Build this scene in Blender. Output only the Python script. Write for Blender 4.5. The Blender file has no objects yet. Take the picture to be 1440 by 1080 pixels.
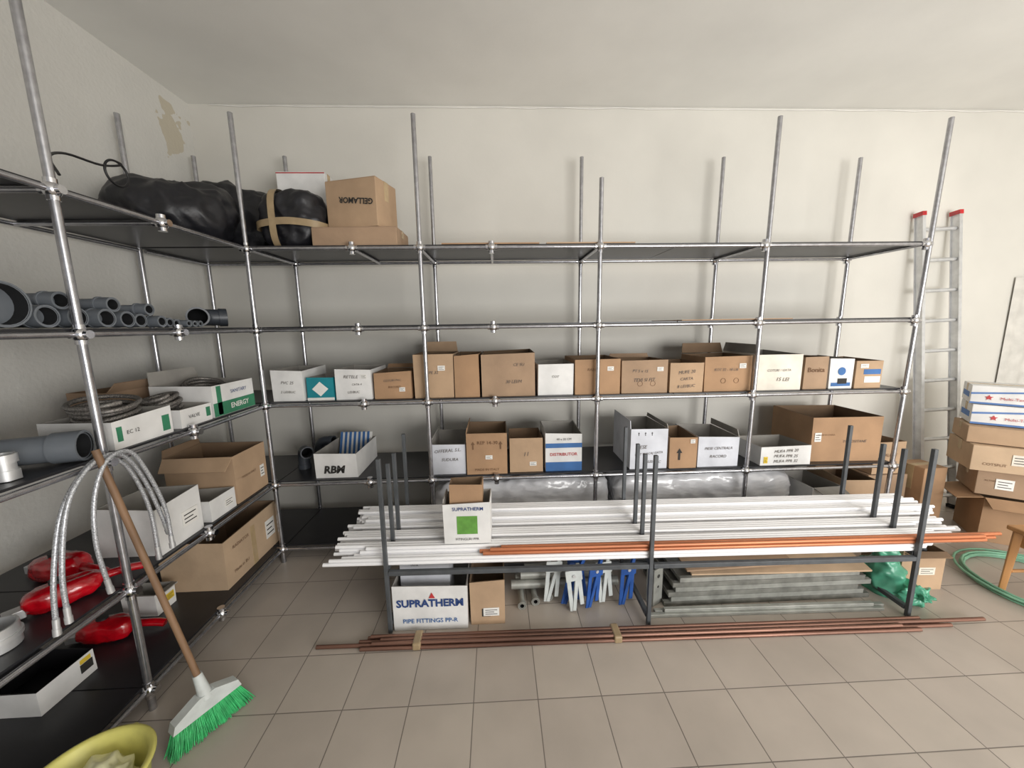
import bpy, math, random
from mathutils import Vector, Matrix, noise
random.seed(7)
SC=bpy.context.scene
COL=SC.collection
pi=math.pi
# ---------------------------------------------------------------- materials
MATS={}
def mat(name,col,rough=.6,metal=0.,var=.06,scale=8.,bump=0.,bscale=60.,coat=0.,trans=0.,alpha=1.,stretch=None,spec=None):
    if name in MATS: return MATS[name]
    m=bpy.data.materials.new(name); m.use_nodes=True
    nt=m.node_tree; b=nt.nodes['Principled BSDF']
    b.inputs['Roughness'].default_value=rough; b.inputs['Metallic'].default_value=metal
    if coat: b.inputs['Coat Weight'].default_value=coat
    if trans: b.inputs['Transmission Weight'].default_value=trans
    if alpha<1: b.inputs['Alpha'].default_value=alpha
    if spec is not None: b.inputs['Specular IOR Level'].default_value=spec
    tc=nt.nodes.new('ShaderNodeTexCoord'); mp=nt.nodes.new('ShaderNodeMapping')
    nt.links.new(tc.outputs['Object'],mp.inputs['Vector'])
    if stretch: mp.inputs['Scale'].default_value=stretch
    n=nt.nodes.new('ShaderNodeTexNoise'); n.inputs['Scale'].default_value=scale; n.inputs['Detail'].default_value=6
    nt.links.new(mp.outputs[0],n.inputs['Vector'])
    r=nt.nodes.new('ShaderNodeValToRGB')
    r.color_ramp.elements[0].position=.3; r.color_ramp.elements[1].position=.7
    c=[(x/255)**2.2 for x in col]
    r.color_ramp.elements[0].color=[max(0,x*(1-var*2)) for x in c]+[1]
    r.color_ramp.elements[1].color=[min(1,x*(1+var*2)) for x in c]+[1]
    nt.links.new(n.outputs['Fac'],r.inputs['Fac']); nt.links.new(r.outputs['Color'],b.inputs['Base Color'])
    if bump:
        n2=nt.nodes.new('ShaderNodeTexNoise'); n2.inputs['Scale'].default_value=bscale; n2.inputs['Detail'].default_value=4
        nt.links.new(mp.outputs[0],n2.inputs['Vector'])
        bp=nt.nodes.new('ShaderNodeBump'); bp.inputs['Strength'].default_value=bump; bp.inputs['Distance'].default_value=.01
        nt.links.new(n2.outputs['Fac'],bp.inputs['Height']); nt.links.new(bp.outputs[0],b.inputs['Normal'])
    MATS[name]=m; return m
chrome=mat('galvanised_tube',(176,176,180),.27,.9,.08,30)
ball=mat('chrome_clamp',(210,210,214),.15,1.,.03,20)
board=mat('black_laminate',(42,42,45),.36,0,.12,6)
card=[mat('cardboard_a',(176,148,120),.85,0,.07,4,.15,25),
      mat('cardboard_b',(160,134,110),.85,0,.08,4,.15,25),
      mat('cardboard_c',(188,162,134),.85,0,.07,4,.15,25),
      mat('cardboard_d',(165,132,102),.85,0,.08,4,.15,25),
      mat('cardboard_e',(205,182,150),.85,0,.06,4,.15,25)]
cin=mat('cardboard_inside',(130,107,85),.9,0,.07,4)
wcard=mat('white_carton',(222,221,219),.7,0,.06,6,.1,20)
gcard=mat('grey_white_carton',(202,204,211),.7,0,.07,6,.1,20)
bcard=mat('cream_carton',(219,212,199),.75,0,.07,6,.1,20)
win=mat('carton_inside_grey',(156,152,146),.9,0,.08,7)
teal=mat('teal_print',(30,128,140),.6,0,.05,8)
blue=mat('blue_print',(60,104,160),.6,0,.08,8)
softblue=mat('soft_blue_print',(84,118,172),.6,0,.08,8)
navy=mat('navy_ink',(46,70,122),.6,0,.06,8)
red=mat('red_print',(184,60,62),.5,0,.08,8)
green=mat('green_print',(96,148,66),.6,0,.08,25)
dgreen=mat('dark_green_print',(56,124,92),.6,0,.08,8)
ink=mat('black_ink',(52,50,48),.8,0,.05,20)
pen=mat('faded_marker_ink',(98,91,86),.8,0,.1,20)
bink=mat('brown_ink',(112,84,62),.8,0,.05,20)
paper=mat('paper_label',(230,228,223),.7,0,.03,10)
yellowl=mat('yellow_label',(220,188,60),.7,0,.03,10)
tape=mat('brown_packing_tape',(182,158,122),.25,0,.06,15)
ctape=mat('tan_packing_tape',(156,136,106),.35,0,.08,15)
pvc=mat('grey_pvc',(106,111,117),.36,0,.05,10)
pvcd=mat('dark_grey_pvc',(66,70,76),.4,0,.05,10)
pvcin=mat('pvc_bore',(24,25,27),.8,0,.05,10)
wpipe=mat('white_plastic_pipe',(240,239,240),.33,0,.02,4)
opipe=mat('copper_tube',(182,114,80),.38,.4,.14,6,stretch=(1,8,8))
dcopper=mat('dull_copper_tube',(118,88,76),.42,.6,.25,6,stretch=(1,8,8))
steel=mat('dark_painted_steel',(82,85,88),.5,.2,.1,12)
alu=mat('aluminium',(212,213,214),.42,.6,.05,20)
galv=mat('galvanised_sheet',(160,161,155),.42,.4,.12,15)
galvd=mat('dull_grey_sheet',(126,126,120),.48,.3,.15,15)
brass=mat('brass',(170,140,80),.35,.9,.1,20)
bagm=mat('black_plastic',(32,32,36),.44,0,.1,10,.3,20)
filmm=mat('grey_plastic_film',(228,228,231),.22,0,.12,5,.8,16,coat=.6,trans=.15,stretch=(.35,1,1))
wood=mat('light_wood',(188,138,90),.45,0,.15,10,stretch=(1,1,.15))
broomwood=mat('broom_wood',(128,100,76),.6,0,.18,14,stretch=(1,1,.2))
bristlem=mat('green_bristle',(66,186,112),.45,0,.12,30)
broomwhite=mat('white_broom_plastic',(198,203,201),.4,0,.05,20)
bluep=mat('blue_plastic',(44,84,154),.45,0,.12,12)
redp=mat('red_plastic',(176,16,30),.2,0,.18,14,.35,22,coat=.7)
blackp=mat('black_plastic_hard',(30,30,32),.45,0,.05,12)
braid=mat('braided_steel_hose',(186,188,192),.4,.5,.3,220)
hose=mat('dark_braided_hose',(120,116,112),.45,.4,.4,200)
greenfilm=mat('green_plastic_film',(104,192,158),.25,0,.15,8,.4,18,trans=.4)
greenhose=mat('green_hose',(124,174,146),.4,0,.1,12)
yel=mat('yellow_plastic',(206,200,112),.4,0,.06,12)
yelbag=mat('translucent_yellow_bag',(222,219,178),.35,0,.18,12,.4,25)
curt=mat('curtain_fabric',(206,203,196),.9,0,.05,12)
# ---------------------------------------------------------------- mesh builder
class MB:
    def __init__(s): s.v=[];s.f=[];s.m=[];s.s=[]
    def face(s,idx,m=0,sm=False): s.f.append(idx);s.m.append(m);s.s.append(sm)
    def box(s,a,b,m=0,M=None):
        o=len(s.v)
        for z in (a[2],b[2]):
            for x,y in ((a[0],a[1]),(b[0],a[1]),(b[0],b[1]),(a[0],b[1])):
                p=Vector((x,y,z)); s.v.append(M@p if M else p)
        for q in ((3,2,1,0),(4,5,6,7),(0,1,5,4),(1,2,6,5),(2,3,7,6),(3,0,4,7)): s.face([o+i for i in q],m)
        return s
    def poly(s,pts,m=0):
        o=len(s.v); s.v+= [Vector(p) for p in pts]; s.face(list(range(o,o+len(pts))),m)
    def sweep(s,pts,r,seg=12,m=0,rin=None,cap=True,min_=None,flat=1.0,closed=False):
        pts=[Vector(p) for p in pts]; n=len(pts)
        rs=r if isinstance(r,(list,tuple)) else [r]*n
        t0=(pts[1]-pts[0]).normalized()
        up=Vector((0,0,1)) if abs(t0.z)<.9 else Vector((1,0,0))
        u=t0.cross(up).normalized(); fr=[]
        for i in range(n):
            if closed: t=(pts[(i+1)%n]-pts[i-1]).normalized()
            else: t=(pts[min(i+1,n-1)]-pts[max(i-1,0)]).normalized()
            u=(u-t*u.dot(t)).normalized(); w=t.cross(u); fr.append((u.copy(),w))
        def ring(i,rr):
            o=len(s.v)
            for k in range(seg):
                a=2*pi*k/seg; s.v.append(pts[i]+fr[i][0]*math.cos(a)*rr+fr[i][1]*math.sin(a)*rr*flat)
            return o
        def skin(o1,o2,mm,inv=False,sm=True):
            for k in range(seg):
                k2=(k+1)%seg; q=[o1+k,o1+k2,o2+k2,o2+k]
                s.face(q[::-1] if inv else q,mm,sm)
        R=[ring(i,rs[i]) for i in range(n)]
        for i in range(n-1): skin(R[i],R[i+1],m)
        if closed: skin(R[-1],R[0],m); return s
        if rin is not None:
            mi=m if min_ is None else min_
            Q=[ring(i,rs[i]-rin) for i in range(n)]
            for i in range(n-1): skin(Q[i],Q[i+1],mi,True)
            a,b=ring(0,rs[0]),ring(0,rs[0]-rin); skin(a,b,m,True,False)
            a,b=ring(n-1,rs[-1]),ring(n-1,rs[-1]-rin); skin(a,b,m,False,False)
        elif cap:
            a=ring(0,rs[0]); s.face([a+k for k in range(seg)][::-1],m)
            a=ring(n-1,rs[-1]); s.face([a+k for k in range(seg)],m)
        return s
    def sphere(s,c,r,seg=14,rings=8,m=0,sc=(1,1,1)):
        c=Vector(c);o=len(s.v)
        for i in range(rings+1):
            ph=pi*i/rings
            for k in range(seg):
                a=2*pi*k/seg; s.v.append(c+Vector((math.sin(ph)*math.cos(a)*r*sc[0],math.sin(ph)*math.sin(a)*r*sc[1],math.cos(ph)*r*sc[2])))
        for i in range(rings):
            for k in range(seg):
                k2=(k+1)%seg; s.face([o+i*seg+k,o+(i+1)*seg+k,o+(i+1)*seg+k2,o+i*seg+k2],m,True)
        return s
    def lathe(s,prof,c=(0,0,0),seg=40,m=0):
        c=Vector(c);o=len(s.v)
        for r,z in prof:
            for k in range(seg):
                a=2*pi*k/seg; s.v.append(c+Vector((r*math.cos(a),r*math.sin(a),z)))
        for i in range(len(prof)-1):
            for k in range(seg):
                k2=(k+1)%seg; s.face([o+i*seg+k,o+i*seg+k2,o+(i+1)*seg+k2,o+(i+1)*seg+k],m,True)
        return s
    def obj(s,name,mats,parent=None,label=None,loc=None,bevel=0):
        me=bpy.data.meshes.new(name); me.from_pydata([tuple(v) for v in s.v],[],s.f)
        if not isinstance(mats,(list,tuple)): mats=[mats]
        for m in mats: me.materials.append(m)
        me.polygons.foreach_set('material_index',s.m); me.polygons.foreach_set('use_smooth',s.s); me.update()
        o=bpy.data.objects.new(name,me); COL.objects.link(o)
        if parent: o.parent=parent
        if label: o['label']=label
        if loc: o.location=loc
        if bevel:
            b=o.modifiers.new('bevel','BEVEL'); b.width=bevel; b.segments=2; b.limit_method='ANGLE'
        return o
def tag(o,label,cat,group=None):
    o['label']=label;o['category']=cat
    if group:o['group']=group
    return o
def empty(name,label,cat,loc=(0,0,0),rot=0,group=None,eul=None):
    e=bpy.data.objects.new(name,None); e.empty_display_size=.1; COL.objects.link(e)
    e.location=loc; e.rotation_euler=eul if eul else (0,0,rot)
    return tag(e,label,cat,group)
def dup(o,loc=None,rot=None):
    c=o.copy(); COL.objects.link(c)
    if loc: c.location=loc
    if rot: c.rotation_euler=rot
    return c
def lettering(parent,s,cx,cz,width,m,y,height=None,flip=False,bold=0.,shear=0.,name='lettering',roll=0):
    cu=bpy.data.curves.new('t','FONT'); cu.body=s; cu.size=1; cu.align_x='CENTER'; cu.offset=bold; cu.shear=shear; cu.resolution_u=2
    t=bpy.data.objects.new('t',cu); COL.objects.link(t)
    dg=bpy.context.evaluated_depsgraph_get(); dg.update()
    me=bpy.data.meshes.new_from_object(t.evaluated_get(dg))
    bpy.data.objects.remove(t); bpy.data.curves.remove(cu)
    xs=[v.co.x for v in me.vertices]; ys=[v.co.y for v in me.vertices]
    x0,x1,y0,y1=min(xs),max(xs),min(ys),max(ys)
    k=width/(x1-x0); ky=height/(y1-y0) if height else k
    for v in me.vertices:
        a=(v.co.x-(x0+x1)/2)*k; b=(v.co.y-(y0+y1)/2)*ky
        if flip: a,b=-a,-b
        if roll: a,b=a*math.cos(roll)-b*math.sin(roll),a*math.sin(roll)+b*math.cos(roll)
        v.co=Vector((a+cx,y,b+cz))
    me.materials.clear(); me.materials.append(m); me.name=name
    o=bpy.data.objects.new(name,me); COL.objects.link(o); o.parent=parent
    return o
# ---------------------------------------------------------------- camera
f,pp,yw,rl=522.5683,0.1569,0.0397,-0.0155
F=Vector((math.sin(yw)*math.cos(pp),math.cos(yw)*math.cos(pp),-math.sin(pp)))
R0=Vector((math.cos(yw),-math.sin(yw),0));U0=R0.cross(F)
R=R0*math.cos(rl)+U0*math.sin(rl);U=U0*math.cos(rl)-R0*math.sin(rl)
cd=bpy.data.cameras.new('camera');cam=bpy.data.objects.new('camera',cd);COL.objects.link(cam)
M=Matrix(((R.x,U.x,-F.x,0),(R.y,U.y,-F.y,0),(R.z,U.z,-F.z,1.7),(0,0,0,1)))
cam.matrix_world=M; cd.sensor_width=36; cd.lens=f*36/1440; cd.clip_start=.05
SC.camera=cam
# ---------------------------------------------------------------- room
XL,XR,YB,YFR,ZC=-2.36,5.6,3.30,-3.2,3.44
def struct(name,a,b,m):
    o=MB().box(a,b).obj(name,m); o['kind']='structure'; return o
def wallmat(name,col,patch=False,bump=.25):
    m=mat(name,col,.9,0,.03,1.3,bump,45)
    nt=m.node_tree
    if patch:
        b=nt.nodes['Principled BSDF']; tc=nt.nodes['Texture Coordinate'];ramp=nt.nodes['Color Ramp']
        mp=nt.nodes.new('ShaderNodeMapping'); mp.inputs['Location'].default_value=(0,-3.10/.18,-3.17/.21); mp.inputs['Scale'].default_value=(0,1/.18,1/.21)
        nt.links.new(tc.outputs['Object'],mp.inputs[0])
        ln=nt.nodes.new('ShaderNodeVectorMath'); ln.operation='LENGTH'; nt.links.new(mp.outputs[0],ln.inputs[0])
        no=nt.nodes.new('ShaderNodeTexNoise'); no.inputs['Scale'].default_value=9; nt.links.new(tc.outputs['Object'],no.inputs['Vector'])
        ad=nt.nodes.new('ShaderNodeMath'); ad.operation='MULTIPLY_ADD'; ad.inputs[1].default_value=2.2; nt.links.new(no.outputs['Fac'],ad.inputs[0]); nt.links.new(ln.outputs['Value'],ad.inputs[2])
        lt=nt.nodes.new('ShaderNodeMath'); lt.operation='LESS_THAN'; lt.inputs[1].default_value=1.8; nt.links.new(ad.outputs[0],lt.inputs[0])
        mx=nt.nodes.new('ShaderNodeMixRGB'); mx.inputs[2].default_value=(.54,.49,.39,1); nt.links.new(lt.outputs[0],mx.inputs[0]); nt.links.new(ramp.outputs[0],mx.inputs[1])
        nt.links.new(mx.outputs[0],b.inputs['Base Color'])
    return m
wm=wallmat('painted_plaster',(209,206,198),bump=.06); wl=wallmat('rough_painted_plaster',(207,205,199),True,.3)
cm=wallmat('ceiling_paint',(233,232,227),bump=.05)
struct('wall_back',(XL-.2,YB,0),(XR+.2,YB+.2,ZC),wm)
struct('wall_left',(XL-.2,YFR,0),(XL,YB,ZC),wl)
struct('wall_right',(XR,YFR,0),(XR+.2,YB,ZC),wm)
struct('ceiling',(XL-.2,YFR,ZC),(XR+.2,YB+.2,ZC+.15),cm)
fm=bpy.data.materials.new('ceramic_floor_tiles'); fm.use_nodes=True; nt=fm.node_tree; b=nt.nodes['Principled BSDF']
tc=nt.nodes.new('ShaderNodeTexCoord'); mp=nt.nodes.new('ShaderNodeMapping'); mp.inputs['Location'].default_value=(-.45+2.95,-1.455+2.95,0)
nt.links.new(tc.outputs['Object'],mp.inputs[0])
br=nt.nodes.new('ShaderNodeTexBrick'); br.offset=0; br.squash=1
for k,v in (('Scale',1),('Mortar Size',.0026),('Mortar Smooth',.3),('Brick Width',.295),('Row Height',.295)): br.inputs[k].default_value=v
br.inputs['Color1'].default_value=(.58,.51,.44,1); br.inputs['Color2'].default_value=(.53,.465,.405,1); br.inputs['Mortar'].default_value=(.22,.19,.165,1)
nt.links.new(mp.outputs[0],br.inputs['Vector'])
no=nt.nodes.new('ShaderNodeTexNoise'); no.inputs['Scale'].default_value=3; no.inputs['Detail'].default_value=8; nt.links.new(tc.outputs['Object'],no.inputs['Vector'])
mx=nt.nodes.new('ShaderNodeMixRGB'); mx.blend_type='MULTIPLY'; mx.inputs[0].default_value=.35
nt.links.new(br.outputs['Color'],mx.inputs[1]); nt.links.new(no.outputs['Fac'],mx.inputs[2]); nt.links.new(mx.outputs[0],b.inputs['Base Color'])
mr=nt.nodes.new('ShaderNodeMapRange'); mr.inputs[3].default_value=.22; mr.inputs[4].default_value=.45; nt.links.new(no.outputs['Fac'],mr.inputs[0]); nt.links.new(mr.outputs[0],b.inputs['Roughness'])
bp=nt.nodes.new('ShaderNodeBump'); bp.inputs['Strength'].default_value=.4; bp.inputs['Distance'].default_value=.003; bp.invert=True
nt.links.new(br.outputs['Fac'],bp.inputs['Height']); nt.links.new(bp.outputs[0],b.inputs['Normal'])
struct('floor',(XL-.2,YFR,-.15),(XR+.2,YB+.2,0),fm)
pts=[(-2.2+i*.25,YB-.006,ZC-.006-.012*abs(math.sin(i*1.7))) for i in range(31)]
tag(MB().sweep(pts,.004,6).obj('cable',paper),'thin white cable running along the top of the wall','cable')
# curtain
mb=MB(); N=120
for j in range(13):
    for i in range(N+1):
        t=i/N; x=4.72+t*.80; z=.35+(2.06-.35)*j/12
        mb.v.append(Vector((x,3.284-.012*min(1,t*8)-.007*math.sin(t*38)*min(1,t*8),z)))
for j in range(12):
    for i in range(N): o=j*(N+1)+i; mb.face([o,o+1,o+N+2,o+N+1],0,True)
tag(mb.obj('curtain',curt),'plain pale fabric curtain with soft folds against the wall','curtain')
# ---------------------------------------------------------------- racks
YF_,YK=2.574,3.169
Z=[2.212,1.690,1.174,.5985,.1024]
ZTOP=3.01; T=.0235
def surf(i): return Z[i]+T
rack=empty('shelving_rack','long tubular steel rack with black shelves and chrome ball clamps','shelf')
PX=[-1.60,-.49,.708,1.843,2.991]
def post(par,p0,p1): MB().sweep([p0,p1],.0150,16,rin=.003,min_=1).obj('post',[chrome,pvcin],par,'galvanised steel tube upright')
for i,x in enumerate(PX):
    top=2.64 if i==2 else ZTOP
    post(rack,(x-(.02 if i==4 else 0),YF_,0),(x+(.045 if i>=3 else 0)*(1 if i==4 else .6),YF_,top))
for x in [-2.28]+PX: post(rack,(x,YK,0),(x+(.02 if x>1 else 0),YK,ZTOP))
def rail(par,a,b): MB().sweep([a,b],.0115,12).obj('rail',chrome,par,'horizontal galvanised tube')
clampmesh=None
def clamp(par,p):
    global clampmesh
    if clampmesh is None:
        mb=MB().sphere((0,0,0),.029,16,10)
        mb.sweep([(-.038,0,0),(.038,0,0)],.0165,12); mb.sweep([(0,0,-.038),(0,0,.038)],.019,12)
        o=mb.obj('clamp',ball,par); clampmesh=o.data
    else:
        o=bpy.data.objects.new('clamp',clampmesh); COL.objects.link(o); o.parent=par
    o.location=p; o['label']='chrome ball clamp'
MIDX=[-.93,-.02]
for li,z in enumerate(Z):
    rail(rack,(-1.6,YF_,z),(3.02,YF_,z)); rail(rack,(-2.28,YK,z),(3.02,YK,z))
    for x in [-2.28]+PX[:]:
        rail(rack,(x,YF_ if x>-2 else YF_+.06,z),(x,YK,z))
    for x in PX: clamp(rack,(x,YF_,z)); clamp(rack,(x,YK,z))
    if li<4:
        for x in MIDX:
            clamp(rack,(x,YF_,z)); rail(rack,(x,YF_,z),(x,YK,z))
    xs=[-2.29,-1.58,-.02,1.27,3.0]
    for a,b in zip(xs[:-1],xs[1:]):
        MB().box((a+.003,YF_+.018 if a>-2 else YF_+.02,z+.0125),(b-.003,YK-.018,z+.0225)).obj('shelf_board',board,rack,'thin black laminate board')
lr=empty('shelving_rack','tubular steel rack with black shelves against the rough side wall','shelf')
LX=[-1.6,-2.28]
for y in (.45,1.511):
    for x in LX: post(lr,(x,y,0),(x,y,ZTOP))
post(lr,(-2.28,2.59,0),(-2.28,2.59,ZTOP))
for li,z in enumerate(Z):
    rail(lr,(-1.6,.42,z),(-1.6,YF_-.04,z)); rail(lr,(-2.28,.42,z),(-2.28,2.59,z))
    for y in (.45,1.511,1.96): rail(lr,(-1.6,y,z),(-2.28,y,z)); clamp(lr,(-1.6,y,z))
    for a,b in ((.44,1.5),(1.5,2.56)):
        MB().box((-2.262,a+.003,z+.0125),(-1.618,b-.003,z+.0225)).obj('shelf_board',board,lr,'thin black laminate board')
# ---------------------------------------------------------------- cartons
def carton(X0,X1,Y0,depth,zb,zt,m,label,rot=0,mi=None,flaps=(),texts=(),sticker=None,group='cartons on the shelves',face='y',tapef=False,closed=False,panels=(),low_front=0):
    w=X1-X0;h=zt-zb;d=depth
    if face=='y': loc=((X0+X1)/2,Y0+d/2,zb); rz=rot
    else: loc=(Y0-d/2,(X0+X1)/2,zb); rz=pi/2+rot
    e=empty('carton',label,'box',loc,rz,group)
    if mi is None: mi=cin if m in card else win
    t=.005;x=w/2;y=d/2
    mb=MB()
    if closed:
        mb.box((-x,-y,0),(x,y,h),0)
        mb.obj('body',[m],e,bevel=.004)
        l=MB().box((-x+.002,-y+.002,h),(x-.002,-.001,h+.003)); l.box((-x+.002,.001,h),(x-.002,y-.002,h+.003)); l.obj('flap',m,e)
        tp2=MB().box((-x,-.025,h+.003),(x,.025,h+.0036)); 
        tp2.box((x,-.025,h*.6),(x+.001,.025,h+.0036)); tp2.box((-x-.001,-.025,h*.6),(-x,.025,h+.0036)); tp2.obj('packing_tape',tape,e)
    else:
        P=lambda a,b,c: mb.v.append(Vector((a,b,c)))
        j=[random.uniform(-.009,.009) for _ in range(4)]
        O=[(-x,-y),(x,-y),(x,y),(-x,y)]; I=[(-x+t,-y+t),(x-t,-y+t),(x-t,y-t),(-x+t,y-t)]
        hs=[h+j[0]-low_front,h+j[1]-low_front,h+j[2],h+j[3]]
        for k,(a,b_) in enumerate(O): P(a,b_,0)
        for k,(a,b_) in enumerate(O): P(a+random.uniform(-.004,.004),b_+random.uniform(-.002,.002),hs[k])
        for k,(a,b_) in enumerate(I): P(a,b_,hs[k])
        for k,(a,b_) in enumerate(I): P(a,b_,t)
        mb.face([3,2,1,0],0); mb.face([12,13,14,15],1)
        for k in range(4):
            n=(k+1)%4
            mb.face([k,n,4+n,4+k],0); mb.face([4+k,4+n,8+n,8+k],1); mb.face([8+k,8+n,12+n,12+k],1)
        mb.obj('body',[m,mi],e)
    for (side,ang,ln) in flaps:
        A={'f':((-x+.004,-y,h),(x-.004,-y,h),Vector((0,-1,0))),'b':((-x+.004,y,h),(x-.004,y,h),Vector((0,1,0))),
           'l':((-x,-y+.004,h),(-x,y-.004,h),Vector((-1,0,0))),'r':((x,-y+.004,h),(x,y-.004,h),Vector((1,0,0)))}[side]
        a,b_,out=Vector(A[0]),Vector(A[1]),A[2]
        if side=='f': a.z-=low_front;b_.z-=low_front
        dr=out*math.cos(ang)+Vector((0,0,1))*math.sin(ang)
        nrm=(b_-a).cross(dr).normalized()*.0025
        ins=(b_-a).normalized()*.012
        fb=MB(); c=[a,b_,b_+dr*ln-ins,a+dr*ln+ins]
        fb.v=[q+nrm for q in c]+[q-nrm for q in c]
        for q in ((0,1,2,3),(7,6,5,4),(0,4,5,1),(1,5,6,2),(2,6,7,3),(3,7,4,0)): fb.face(list(q),0)
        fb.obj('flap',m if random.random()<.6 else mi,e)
    for (px,pz,pw,ph,pm) in panels:
        MB().box((px*w-pw*w/2,-y-.0016,pz*h-ph*h/2),(px*w+pw*w/2,-y-.0004,pz*h+ph*h/2)).obj('printed_panel',pm,e)
    for tx in texts:
        s,cx,cz,tw,tm=tx[:5]; kw=dict(tx[5]) if len(tx)>5 else {}
        if 'shear' in kw and not kw.get('bold'): tw*=.68; tm=pen if tm is ink else tm; kw['roll']=random.uniform(-.06,.08)
        lettering(e,s,cx*w,cz*(h-low_front),tw*w,tm,-y-.0042,**kw)
    if sticker:
        sx,sz,sw,sh,sm=sticker
        MB().box((sx*w-sw/2,-y-.0040,sz*h-sh/2),(sx*w+sw/2,-y-.0020,sz*h+sh/2)).obj('sticker',sm,e,'small paper sticker')
        sb=MB()
        for k in range(3): sb.box((sx*w-sw*.38,-y-.0046,sz*h-sh*.3+k*sh*.25),(sx*w+sw*(.38-.2*(k%2)),-y-.0041,sz*h-sh*.3+k*sh*.25+sh*.07))
        sb.obj('printed_lines',ink,e)
    if tapef:
        MB().box((-.022,-y-.0016,0),(.022,-y-.0002,h-low_front)).obj('packing_tape',tape,e)
    return e
hand={'shear':.25}
FY=2.615
S1,S2,S3,S4,S5=[surf(i) for i in range(5)]
A,B_,C_,D_,E_=card
L3=[
(-1.565,-1.35,1.415,wcard,.36,[('PVC 25',0,.6,.6,ink,hand),('2 LEI/BUC',0,.3,.7,ink,hand)],'open white carton with handwriting',None),
(-1.335,-1.15,1.36,teal,.30,[],'teal and white printed carton with diamond mark',None),
(-1.135,-.885,1.415,wcard,.36,[('RETELE',-.05,.75,.6,ink,hand),('CATA 4',.1,.5,.4,ink,hand),('LEI/BUC',0,.25,.5,ink,hand)],'open white carton with handwriting and small sticker',(.3,.75,.04,.03,paper)),
(-.87,-.61,1.385,D_,.34,[('COTURI PVC',0,.7,.7,ink,hand),('RACORD',.05,.45,.5,bink,hand)],'open brown cardboard box with handwriting',(.25,.35,.04,.03,paper)),
(-.585,-.31,1.50,A,.40,[('PE 32',0,.6,.35,ink,hand)],'tall open brown cardboard box',(.2,.7,.05,.035,paper)),
(-.30,-.125,1.50,D_,.42,[],'tall narrow open brown cardboard box',None),
(-.11,.27,1.50,B_,.42,[('CE SU',.2,.75,.3,ink,hand),('30 LEI/M',.1,.35,.45,ink,hand)],'wide open brown cardboard box with handwriting',None),
(.29,.545,1.42,wcard,.36,[('COT',0,.6,.3,ink,hand)],'open white carton between brown boxes',None),
(.56,.885,1.455,D_,.42,[('RABAT',-.1,.7,.4,bink,hand)],'open brown cardboard box with a white sticker',(.28,.72,.045,.03,paper)),
(.90,1.235,1.43,B_,.36,[('PT 5 x 15',-.1,.7,.5,ink,hand),('TEVI SI FIT.',0,.42,.7,ink,hand)],'open brown cardboard box with handwriting',(.33,.75,.045,.03,paper)),
(1.25,1.495,1.405,A,.34,[('MUFE 20',0,.72,.75,ink,hand),('CARTA',0,.48,.55,ink,hand),('8 LEI/BUC',0,.22,.8,ink,hand)],'brown cardboard box with large handwriting',None),
(1.51,1.86,1.455,D_,.36,[('KOT 22 - 18 L/B',-.05,.62,.75,ink,hand)],'brown cardboard box with recycling marks',(.3,.72,.05,.035,paper)),
(1.89,2.235,1.465,bcard,.42,[('COTURI / GATA',.0,.55,.75,ink,hand),('15 LEI',.1,.3,.4,ink,hand)],'large cream carton with handwriting',None),
(2.26,2.44,1.43,B_,.34,[('Bonita',0,.62,.7,bink,{'bold':.01})],'brown box printed with small lettering',None),
(2.455,2.635,1.42,wcard,.32,[],'white carton with blue printed emblem',(.05,.25,.07,.04,ink)),
(2.65,2.85,1.405,A,.32,[],'small brown box with blue and white label',(-.2,.8,.06,.03,paper)),
]
for i,(a,b,zt,m,d,tx,lb,st) in enumerate(L3):
    e=carton(a,b,FY+random.uniform(0,.012),d,S3,zt,m,lb,random.uniform(-.012,.012),texts=tx,sticker=st,
      flaps=([('b',pi*.42,.08)] if i in (4,11) else [('l',pi*.55,.07)] if i==12 else [('b',pi*.5,.03)] if i in (3,9) else []))
    w=b-a;h=zt-S3;y=-d/2
    if i==1:
        mb=MB(); q=[(0,.5+.32),(.3,.5),(0,.5-.32),(-.3,.5)]
        mb.poly([(px*w,y-.003,pz*h) for px,pz in q][::-1]); mb.obj('printed_emblem',paper,e)
        mb=MB(); mb.box((-.5*w,y-.002,.0),(.5*w,y-.0006,.12*h)); mb.obj('printed_panel',paper,e)
    if i==14:
        mb=MB(); mb.sweep([(0,y-.001,.58*h),(0,y-.003,.58*h)],.030,20); mb.obj('printed_emblem',blue,e)
        mb=MB(); mb.box((-.075,y-.002,.08*h),(.075,y-.0006,.2*h)); mb.obj('printed_panel',blue,e)
    if i==15:
        mb=MB(); mb.box((-.04,y-.002,.5*h),(.09,y-.0006,.68*h)); mb.obj('printed_panel',blue,e)
        mb=MB(); mb.box((-.03,y-.002,.2*h),(.09,y-.0006,.42*h)); mb.obj('printed_panel',paper,e)
    if i in(9,11):
        mb=MB()
        for cx in (-.1,.18):
            mb.sweep([(cx*w+.018*math.cos(t),y-.002,.3*h+.018*math.sin(t)) for t in [k*pi/8 for k in range(16)]],.0012,5,closed=True)
        mb.obj('printed_emblem',bink,e)
def recyc(e,d,x,z,s,m=ink):
    mb=MB(); y=-d/2-.002
    mb.poly([(x-s*.18,y,z-s),(x+s*.18,y,z-s),(x+s*.18,y,z+.2*s),(x-s*.18,y,z+.2*s)]); mb.poly([(x-s*.5,y,z+.2*s),(x+s*.5,y,z+.2*s),(x,y,z+s)])
    mb.obj('printed_arrow',m,e)
e=carton(-1.33,-1.03,2.62,.44,S4,.80,wcard,'open white carton with striped liner and black initials',-.0,texts=[('RBM',-.04,.36,.52,ink,{'bold':.045,'shear':.2})])
mb=MB()
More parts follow.
